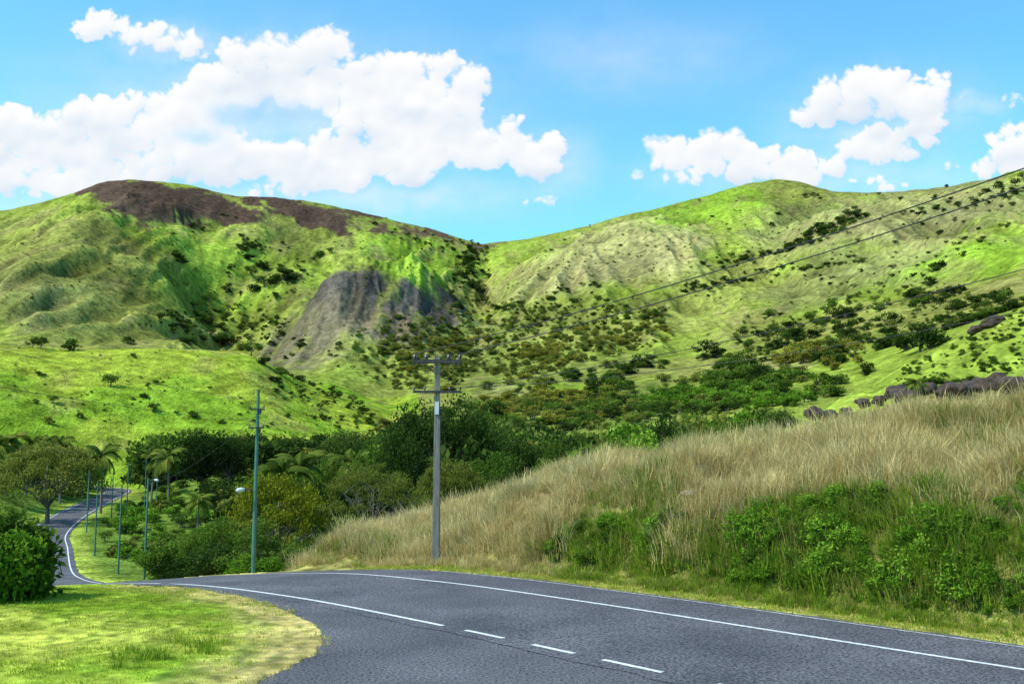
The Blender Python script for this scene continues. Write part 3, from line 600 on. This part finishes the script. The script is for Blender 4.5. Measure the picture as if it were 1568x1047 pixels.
S_drk = shrub_mesh('broad_shrub_dark', M_dark, 30, 170, .05, 82); S_left = shrub_mesh('broad_shrub_left', M_mid, 44, 150, .075, 83, .9); S_leftb = shrub_mesh('broad_shrub_left', M_bright, 40, 130, .075, 84, .9)
place('shrub', S_left, -5, 33, 738, 150, 1.0); place('shrub', S_leftb, 28, 32, 768, 90, 1.0); place('shrub', S_left, 46, 36, 795, 60, 1.0)
for u, r, vt_, w, m in [(340, 60, 810, 110, S_drk), (300, 64, 830, 80, S_drk), (380, 56, 835, 70, S_big[1]), (420, 56, 840, 60, S_big[1]), (360, 58, 825, 70, S_big[0]), (455, 62, 815, 80, S_big[0]), (270, 90, 800, 90, S_big[0]), (490, 66, 800, 80, S_drk),
                        (880, 58, 678, 50, S_big[1]), (925, 62, 664, 60, S_big[1]), (990, 66, 640, 90, S_big[1]), (1040, 64, 640, 70, S_big[0]), (1100, 66, 624, 80, S_big[0]), (945, 70, 645, 80, S_big[0]), (1140, 62, 616, 80, S_big[1]), (1190, 66, 612, 70, S_drk), (1020, 74, 615, 80, S_drk), (840, 60, 685, 50, S_big[0])]:
    place('shrub', m, u, r, vt_, w)
# ---------------------------------------------------------------- grass
def bank_pts(n, seed, cond, mult=3):
    g = np.random.RandomState(seed); u = g.uniform(395, 1750, n*mult); r = np.sqrt(g.uniform(18**2, 62**2, n*mult)); a = np.arctan((u-CX)/F)
    x, y = r*np.sin(a), r*np.cos(a); z = Zat(x, y); d, sd_, _ = road_dist(x, y)
    uu, vv = proj(x, y, z); k = (d > 6.0) & (sd_ > 0) & cond(x, y, uu, vv, d, r, g); k &= ~((uu > 1100) & (r > np.interp(uu, [1100, 1568, 1900], [49, 41, 38])))
    k &= ~((uu < 520) & (r > 56)); idx = np.where(k)[0][:n]
    return x[idx], y[idx], z[idx], d[idx], uu[idx], vv[idx]
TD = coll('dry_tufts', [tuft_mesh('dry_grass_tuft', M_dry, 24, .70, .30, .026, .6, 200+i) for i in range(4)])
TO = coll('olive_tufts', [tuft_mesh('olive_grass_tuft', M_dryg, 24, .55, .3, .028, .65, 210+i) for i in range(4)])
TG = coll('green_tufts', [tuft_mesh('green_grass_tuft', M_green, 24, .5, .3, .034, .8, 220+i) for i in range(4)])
TL = coll('lawn_tufts', [tuft_mesh('lawn_tuft', M_lawn, 36, .08, .22, .015, .7, 230+i, 2) for i in range(3)])
TY = coll('lawn_dry_tufts', [tuft_mesh('lawn_dry_tuft', M_lawny, 36, .06, .22, .015, .7, 240+i, 2) for i in range(3)])
TW = coll('weeds', [shrub_mesh('weed', M_mid, 12, 90, .085, 250), shrub_mesh('weed', M_bright, 12, 90, .085, 251), shrub_mesh('weed_bright', M_bright, 12, 90, .085, 252)])
def greenness(x, y, uu, vv, d):
    g = sstep(.49, .6, fbm(x/4, y/4, 4, 301))*.45
    g = g+(1-sstep(7.2, 9.5, d))*.6*sstep(600, 950, uu)+sstep(1050, 1350, uu)*(1-sstep(8, 12, d+3*(fbm(x/2, y/2, 2, 305)-.5)))*.7
    return g
def mk_scatter(name, n, seed, cond, co, nv, s0, s1, tilt=.3, mult=3):
    x, y, z, d, uu, vv = bank_pts(n, seed, cond, mult); m = len(x); g = np.random.RandomState(seed+1)
    s = g.uniform(s0, s1, m)*(.2+1.6*fbm(x/1.6, y/1.6, 3, 5)); s *= np.where(d < 7.0, .45, 1)
    scatter(name, np.c_[x, y, z], rnd_rot(m, tilt), np.c_[s, s, s*g.uniform(.8, 1.35, m)], co, nv)
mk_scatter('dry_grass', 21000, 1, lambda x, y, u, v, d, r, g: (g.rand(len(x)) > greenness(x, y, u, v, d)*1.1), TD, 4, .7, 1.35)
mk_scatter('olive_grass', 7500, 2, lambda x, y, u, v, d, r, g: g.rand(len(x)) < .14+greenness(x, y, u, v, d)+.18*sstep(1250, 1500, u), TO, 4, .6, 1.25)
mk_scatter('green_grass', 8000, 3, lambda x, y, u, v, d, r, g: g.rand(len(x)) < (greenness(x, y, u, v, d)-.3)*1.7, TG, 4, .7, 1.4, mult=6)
mk_scatter('roadside_weeds', 900, 4, lambda x, y, u, v, d, r, g: ((g.rand(len(x)) < .6) & (d > 6.8) & (u > 820+60*g.rand(len(x))) & (d < np.interp(u, [820, 1200, 1400, 1568], [7.7, 8.4, 9.8, 10.8])) & (fbm(x/1.6, y/1.6, 3, 77) > .44)) | (g.rand(len(x)) < .0008), TW, 3, .4, 1.0, mult=20)
g = np.random.RandomState(5); x = g.uniform(-45, -2, 50000); y = g.uniform(11, 40, 50000); uu = CX+F*x/y
k = inpoly(x, y, lawn_poly) & (uu > -100); x, y = x[k], y[k]; z = Zat(x, y)
dl = np.full(len(x), 99.)
for p in le: dl = np.minimum(dl, np.hypot(x-p[0], y-p[1]))
py_ = np.clip(1-dl/2.6, 0, 1)*.8+sstep(.5, .7, fbm(x/2.5, y/2.5, 4, 131))*.45; yl = g.rand(len(x)) < py_
for nm, kk, co in (('lawn_grass', ~yl, TL), ('lawn_dry_grass', yl, TY)):
    m = kk.sum(); s = g.uniform(.6, 1.4, m)*(.6+.8*fbm(x[kk]/1.5, y[kk]/1.5, 2, 9)); scatter(nm, np.c_[x[kk], y[kk], z[kk]], rnd_rot(m, .2), np.c_[s, s, s], co, 3)
g = np.random.RandomState(6); s = g.uniform(20, 112, 9000); o = g.uniform(5.25, 6.9, 9000)
cx_ = np.interp(s, SS, CL[:, 0])+np.interp(s, SS, NN[:, 0])*o; cy_ = np.interp(s, SS, CL[:, 1])+np.interp(s, SS, NN[:, 1])*o; k = (cy_ > 8) & (cy_ < 42); cx_, cy_ = cx_[k], cy_[k]; m = len(cx_)
sc_ = g.uniform(.8, 2.2, m); half = g.rand(m) < .5
for nm, kk, co in (('verge_grass', half, TL), ('verge_dry_grass', ~half, TY)):
    n = kk.sum(); scatter(nm, np.c_[cx_[kk], cy_[kk], Zat(cx_[kk], cy_[kk])], rnd_rot(n, .2), np.c_[sc_[kk], sc_[kk], sc_[kk]], co, 3)
pts = [plane(u+G2.normal()*14, v+G2.normal()*5) for u, v in [(230, 1010), (245, 1005), (310, 1000), (330, 995), (210, 1000), (180, 1015), (290, 990)] for _ in range(5)]
pts = np.array([(a, b, .02) for a, b in pts]); m = len(pts); scatter('tall_lawn_clumps', pts, rnd_rot(m), np.full((m, 3), .6), TG, 4)
# ---------------------------------------------------------------- boulders
M_rock = noisemat('rock', (.022, .015, .012), (.085, .052, .038), 2.5, .9, .8)
M_rockt = noisemat('rock_tan', (.13, .10, .07), (.28, .22, .14), 4, .9, .6)
from mathutils import noise as mn
def boulder(seed, mat):
    bm = bmesh.new(); bmesh.ops.create_icosphere(bm, subdivisions=4, radius=1); g = Vector((seed*3.1, seed*1.7, 0))
    for v in bm.verts:
        n = mn.noise(v.co*.9+g)*.5+mn.noise(v.co*2.2+g)*.22+mn.noise(v.co*6+g)*.05; v.co *= 1+n; v.co.z *= .62
    me = bpy.data.meshes.new('boulder'); bm.to_mesh(me); bm.free(); me.materials.append(mat); me.polygons.foreach_set('use_smooth', [True]*len(me.polygons)); return me
BM = [boulder(i, M_rock) for i in range(4)]; BT = boulder(9, M_rockt)
for i, (u, v, r, w) in enumerate([(1248, 610, 52, 32), (1268, 602, 54, 28), (1296, 612, 52, 18), (1345, 606, 52, 22), (1385, 605, 50, 42), (1405, 599, 52, 34), (1425, 598, 52, 32), (1460, 605, 47, 50), (1480, 598, 50, 34), (1502, 599, 49, 44), (1530, 596, 50, 26), (1554, 594, 48, 50), (1525, 552, 85, 32), (1498, 558, 85, 22), (1370, 594, 55, 28), (1322, 604, 54, 22)]):
    a, s = az_slope(u, v); x, y = r*math.sin(a), r*math.cos(a); z = float(Zat(x, y)); k = w/F*r/2; zc = max(z+k*.3, min(CAMH+r*s, z+k*.85))
    obj('boulder', BM[i % 4], (x, y, zc), (0, 0, i*1.3), (k, k, k))
for i, (u, v, w) in enumerate([(1080, 728, 30), (1232, 722, 26), (1055, 760, 22)]):
    p = pick(u, v, 18, 60)
    if p: k = w/F*p[3]/2; obj('rock_outcrop', BT, (p[0], p[1], p[2]+k*.2), (0, 0, i), (k*1.2, k, k))
# ---------------------------------------------------------------- poles
M_conc = noisemat('pole_wood', (.14, .115, .095), (.29, .25, .21), 3, .85, .3, stretch=(6, 6, .5))
M_arm = noisemat('crossarm', (.03, .028, .026), (.085, .075, .065), 5, .8)
M_green_p = noisemat('pole_green_paint', (.045, .13, .095), (.09, .20, .14), 2, .5, .05)
M_ins = noisemat('insulator', (.02, .015, .012), (.06, .04, .03), 6, .3, 0)
M_lamp = noisemat('lamp_housing', (.55, .56, .56), (.7, .7, .7), 4, .4, 0)
M_wire = noisemat('cable', (.015, .015, .017), (.03, .03, .03), 4, .6, 0)
def gpos(u, r): a, _ = az_slope(u, 760); x, y = r*math.sin(a), r*math.cos(a); return x, y, float(Zat(x, y))
def insul(b, x, y, z, k=1.): b.tube([(x, y, z), (x, y, z+.05*k), (x, y, z+.051*k), (x, y, z+.1*k), (x, y, z+.101*k), (x, y, z+.16*k), (x, y, z+.2*k)], [.02*k, .02*k, .07*k, .06*k, .075*k, .05*k, .02*k], 8, 2)
def wood_pole(H):
    b = B(); b.box((0, 0, H/2-.4), (.30, .26, H+.8), 0, 0, .66)
    for sy in (-.16, .16):
        b.box((0, sy, H-.22), (1.95, .09, .13), 1)
        for x in (-.9, -.45, .45, .9): insul(b, x, sy, H-.155, 1.1)
    for x in (-.95, -.75, .75, .95): b.box((x, 0, H-.30), (.08, .34, .16), 1)
    b.tube([(-.6, -.18, H-.28), (-.05, -.16, H-.75)], [.02, .02], 5, 1); b.tube([(.6, -.18, H-.28), (.05, -.16, H-.75)], [.02, .02], 5, 1)
    b.box((0, -.15, H-1.45), (1.9, .07, .10), 1)
    for x in (-.92, -.5, .5, .92): insul(b, x, -.15, H-1.4, .8)
    b.box((0, -.15, H-2.1), (.16, .09, .5), 3); b.tube([(.13, -.12, H-2.1), (.14, -.13, H/2), (.15, -.14, 0)], [.02, .02, .02], 5, 1)
    return b.mesh('wood_pole', [M_conc, M_arm, M_ins, M_lamp])
x, y, z = gpos(668, 40); a, s = az_slope(668, 545); H1 = CAMH+40*s-z
obj('utility_pole', wood_pole(H1), (x, y, z), (0, 0, .05)); P1 = np.array((x, y, z))
x2, y2 = 27.5, 15.0; z2 = float(Zat(x2, y2)); H2 = 15.8-z2
obj('utility_pole', wood_pole(H2), (x2, y2, z2), (0, 0, -.6)); P2 = np.array((x2, y2, z2))
def steel_pole(H, lamp=True, arms=(.0,), lz=.45, rad=.11):
    b = B(); b.tube([(0, 0, -.5), (0, 0, H*.5), (0, 0, H)], [rad, rad*.85, rad*.65], 10, 0)
    b.tube([(0, 0, H), (0, 0, H+.04)], [rad*.8, rad*.5], 10, 1)
    for az_ in arms:
        b.box((-.05, -rad, H-.7-az_), (.75, .06, .07), 1); insul(b, -.38, -rad, H-.66-az_, .7); insul(b, .28, -rad, H-.66-az_, .7)
        b.box((.12, -rad*1.2, H-.85-az_), (.1, .1, .22), 1)
    if lamp:
        zl = H*lz; b.tube([(0, 0, zl), (-.25, -.05, zl+.12), (-.55, -.1, zl+.12)], [.03, .03, .03], 6, 1)
        b.tube([(-.5, -.1, zl+.13), (-.62, -.12, zl+.12), (-.8, -.14, zl+.09), (-.9, -.15, zl+.06)], [.05, .1, .11, .05], 8, 3)
    return b.mesh('steel_pole', [M_green_p, M_arm, M_ins, M_lamp])
x, y, z = gpos(391, 50); a, s = az_slope(391, 598); H3 = CAMH+50*s-z
obj('steel_utility_pole', steel_pole(H3, True, (.2, 1.1), .44), (x, y, z), (0, 0, .2)); P3 = np.array((x, y, z))
prev = []
for u, r, vt_, lam in [(226, 92, 732, 1), (186, 108, 742, 0), (149, 132, 737, 0), (135, 165, 720, 0), (195, 185, 708, 0), (222, 195, 702, 0), (240, 200, 696, 0), (172, 190, 718, 0)]:
    x, y, z = gpos(u, r); a, s = az_slope(u, vt_); H = CAMH+r*s-z
    obj('street_lamp' if lam else 'steel_utility_pole', steel_pole(H, lam, (.0, H*.42) if u < 230 and r < 140 else (.0,), .97, .11), (x, y, z), (0, 0, 2.9 if lam else .3)); prev.append((x, y, z+H))
wb_ = B()
def wire(p, q, sag, rad=.018):
    p = np.array(p); q = np.array(q); t = np.linspace(0, 1, 40)[:, None]; P = p*(1-t)+q*t; P[:, 2] -= (4*sag*t*(1-t))[:, 0]; wb_.tube(P, np.full(40, rad), 4, 0)
for dx in (-.9, .9): wire(P1+[dx, -.16, H1+.05], P2+[dx*.8, -dx*.55, H2+.05], .9, .02)
wire(P1+[.92, -.15, H1-1.3], P2+[.7, -.5, H2-2.6], 1.1, .013); wire(P1+[.5, -.15, H1-1.3], P2+[-.2, .2, H2-4.6], 1.3, .011)
PL = np.array((-26., 12., 0)); PL[2] = float(Zat(PL[0], PL[1]))
obj('steel_utility_pole', steel_pole(11.3, False, (.2, 1.1)), tuple(PL), (0, 0, .8))
for k, (dz1, dz2) in enumerate([(-.5, -.3), (-1.5, -2.2)]): wire(P3+[-.3+.3*k, 0, H3+dz1], PL+[.3*k, 0, 11.3+dz2], .7, .008)
ch = [tuple(P3+[0, 0, H3-.7])]+prev[:4]
for a_, b_ in zip(ch[:-1], ch[1:]): wire(np.array(a_)-[0, 0, .5], np.array(b_)-[0, 0, .5], .6, .012)
obj('power_lines', wb_.mesh('power_lines', [M_wire]))
place('young_palm', P_[0], 1408, 46, 568, 44, .75, hmax=2.6)
# ---------------------------------------------------------------- clouds (distant sheet of cumulus, 15 km away)
STEP = 1.5; gu = np.arange(-520, 2100, STEP); gv = np.arange(-70, 400, STEP)
GU, GV = np.meshgrid(gu, gv, indexing='ij')
WU = GU+16*(fbm(GU/45, GV/45, 5, 401)-.5)*2+5*(fbm(GU/9, GV/9, 4, 403)-.5)*2; WV = GV+12*(fbm(GU/45, GV/45, 5, 411)-.5)*2+5*(fbm(GU/9, GV/9, 4, 413)-.5)*2
Hh = np.full(GU.shape, -9.); Aa = np.full(GU.shape, -1.)
cg = np.random.RandomState(17)
def puff(cx, cy, r, zb):
    i0 = max(0, int((cx-r-30-gu[0])/STEP)); i1 = min(len(gu), int((cx+r+30-gu[0])/STEP)+1); j0 = max(0, int((cy-r-30-gv[0])/STEP)); j1 = min(len(gv), int((cy+r+30-gv[0])/STEP)+1)
    if i1 <= i0 or j1 <= j0: return
    d = np.hypot(WU[i0:i1, j0:j1]-cx, (WV[i0:i1, j0:j1]-cy)*1.1)/r
    Aa[i0:i1, j0:j1] = np.maximum(Aa[i0:i1, j0:j1], (1-d)*min(1, r/22))
    h = np.where(d < 1, zb+r*np.sqrt(np.clip(1-d*d, 0, 1)), -9.); Hh[i0:i1, j0:j1] = np.maximum(Hh[i0:i1, j0:j1], h)
CLD = [(20, 225, 90, 48), (115, 215, 90, 50), (220, 190, 90, 42), (320, 150, 70, 42), (430, 110, 105, 55), (495, 72, 50, 24), (290, 205, 90, 40), (560, 145, 90, 50), (650, 135, 95, 52), (600, 210, 140, 52), (330, 245, 220, 32), (500, 255, 190, 32), (700, 215, 110, 42), (800, 240, 80, 30), (120, 262, 170, 32), (440, 285, 110, 14), (20, 292, 70, 14),
       (155, 40, 48, 18), (250, 60, 75, 26), (290, 84, 34, 10), (832, 308, 36, 9), (1060, 235, 75, 30), (1140, 243, 90, 28), (1215, 255, 90, 24), (1260, 170, 52, 26), (1330, 150, 70, 36), (1400, 165, 52, 36), (1425, 113, 26, 8), (1360, 222, 75, 26), (1030, 265, 60, 13), (1500, 255, 65, 14), (1550, 210, 40, 20), (1550, 148, 26, 9), (1480, 150, 30, 5), (1345, 280, 50, 7), (1600, 235, 80, 40), (1750, 150, 120, 50), (-130, 200, 120, 50), (-280, 100, 100, 40), (1950, 260, 150, 30)]
for cx, cy, rx, ry in CLD:
    n = int(6+rx*ry/110)
    for i in range(n):
        q = cg.uniform(0, 6.28); d = cg.rand()**.55; x_ = cx+rx*d*math.cos(q)*.9; y_ = cy+ry*d*math.sin(q)*.85
        r0 = cg.uniform(.28, .62)*min(ry*1.15, 42)+4; puff(x_, y_, r0, -(y_-cy)*.15)
        for k in range(4):
            q2 = cg.uniform(0, 6.28); puff(x_+r0*.8*math.cos(q2), y_-abs(r0*.75*math.sin(q2)), r0*cg.uniform(.25, .5), r0*.3)
softn = sstep(.35, .65, fbm(GU/70, GV/40, 4, 471))
alpha = sstep(.0, .32+.34*softn, Aa*1.15+.34*(fbm(GU/16, GV/16, 5, 431)-.5))
hole = np.exp(-((WU-395)/75)**4-((WV-178)/17)**2)+.7*np.exp(-((WU-300)/40)**2-((WV-212)/10)**2); alpha *= 1-.55*np.clip(hole, 0, 1)
veil = np.zeros_like(GU)
for cx, cy, rx, ry, o in [(960, 90, 200, 60, .22), (150, 300, 260, 40, .6), (560, 300, 240, 36, .5), (1250, 270, 240, 40, .45), (1480, 160, 60, 18, .5), (260, 70, 90, 34, .5), (400, 180, 330, 110, .5), (850, 250, 70, 50, .4), (1350, 190, 150, 70, .4)]:
    veil = np.maximum(veil, o*np.exp(-((WU-cx)/rx)**2-((WV-cy)/ry)**2)*(.4+1.2*fbm(GU/60, GV/30, 5, 441)))
H2_ = smooth(smooth(smooth(smooth(np.maximum(Hh, -2), 4, 0), 4, 1), 3, 0), 3, 1); gx = np.gradient(H2_, STEP, axis=0); gy = np.gradient(H2_, STEP, axis=1)
nl = 1/np.sqrt(1+.6*gx*gx+.6*gy*gy); lit = (.35*gx*.77+.75*gy*.77+.55)*nl  # cloud lighting worked out from puff slopes, brighter on the upper left
lit = np.clip(lit, -.2, 1.1)
low = smooth(smooth(alpha, 18, 0), 18, 1); lowup = np.roll(low, 16, axis=1)
base = np.clip(.55*lit+.56-.6*np.clip(lowup-.35, 0, 1)*sstep(.3, .8, fbm(GU/80, GV/45, 3, 451))+.10*(fbm(GU/20, GV/20, 4, 461)-.5)-.35*np.clip(hole, 0, 1), 0, 1)
cc = np.array((.64, .76, .90))*(1-base[..., None])+np.array((1.02, 1.01, 1.0))*base[..., None]  # sunlit tops and blue-grey shaded undersides painted into the emitted colour
al = np.clip(np.maximum(alpha*.98, veil*.9), 0, 1)
ed = np.minimum(np.minimum(GU-gu[0], gu[-1]-GU)/80, 1)*np.minimum((GV-gv[0])/30, 1); al = al*np.clip(ed, 0, 1)
vx, vy, vz = pdir(GU, GV); D_ = 15000.; P = np.stack([vx*D_, vy*D_, vz*D_+CAMH], -1)
nu, nv = GU.shape; I = (np.arange(nu-1)[:, None]*nv+np.arange(nv-1)[None]); am = np.maximum(np.maximum(al[:-1, :-1], al[1:, :-1]), np.maximum(al[:-1, 1:], al[1:, 1:])) > .004
I = I[am]; Q = np.c_[I, I+nv, I+nv+1, I+1]
used = np.zeros(nu*nv, bool); used[Q.ravel()] = True; remap = np.cumsum(used)-1
colr = np.concatenate([cc, al[..., None]], -1).reshape(-1, 4)[used]
me = mesh_np('clouds', P.reshape(-1, 3)[used], remap[Q], [], colr, smooth=True)
m, nt, N, L = newmat('cloud'); at = N.new('ShaderNodeAttribute'); at.attribute_name = 'col'; em = N.new('ShaderNodeEmission'); tr = N.new('ShaderNodeBsdfTransparent'); mx = N.new('ShaderNodeMixShader'); o = N.new('ShaderNodeOutputMaterial')
L.new(at.outputs['Color'], em.inputs[0]); L.new(at.outputs['Alpha'], mx.inputs[0]); L.new(tr.outputs[0], mx.inputs[1]); L.new(em.outputs[0], mx.inputs[2]); L.new(mx.outputs[0], o.inputs[0])
m.cycles.emission_sampling = 'NONE'; me.materials.append(m); obj('clouds', me)
# ---------------------------------------------------------------- light and sky
SUN_EL = 50; SUN_AZ = -110
el = math.radians(SUN_EL); az = math.radians(SUN_AZ)
sdv = Vector((math.sin(az)*math.cos(el), math.cos(az)*math.cos(el), math.sin(el)))
li = bpy.data.lights.new('sun', 'SUN'); li.energy = 5.0; li.angle = math.radians(.5); li.color = (1, .95, .84)
so = bpy.data.objects.new('sun', li); so.rotation_euler = sdv.to_track_quat('Z', 'Y').to_euler(); SC.collection.objects.link(so)
W = bpy.data.worlds.new('World'); SC.world = W; W.use_nodes = True; nt = W.node_tree; N = nt.nodes; L = nt.links; N.clear()
sky = N.new('ShaderNodeTexSky'); sky.sky_type = 'NISHITA'; sky.sun_disc = False; sky.sun_elevation = el; sky.sun_rotation = az % (2*math.pi); sky.air_density = 1; sky.dust_density = .6; sky.ozone_density = 1.2
tint = N.new('ShaderNodeMix'); tint.data_type = 'RGBA'; tint.blend_type = 'MULTIPLY'; tint.inputs[0].default_value = 1; tint.inputs[7].default_value = (.85, 1.74, 1.88, 1); L.new(sky.outputs[0], tint.inputs[6])
bg = N.new('ShaderNodeBackground'); bg.inputs[1].default_value = .15; L.new(tint.outputs[2], bg.inputs[0]); wo = N.new('ShaderNodeOutputWorld'); L.new(bg.outputs[0], wo.inputs[0])
# ---------------------------------------------------------------- camera
cam = bpy.data.cameras.new('camera'); cam.sensor_width = 36; cam.lens = 36*F/1568; cam.clip_end = 40000; cam.clip_start = .1
co = bpy.data.objects.new('camera', cam); co.location = (0, 0, CAMH); co.rotation_euler = (math.pi/2+PITCH, 0, 0); SC.collection.objects.link(co); SC.camera = co
SC.view_settings.view_transform = 'Standard'; SC.view_settings.look = 'None'; SC.view_settings.exposure = 0
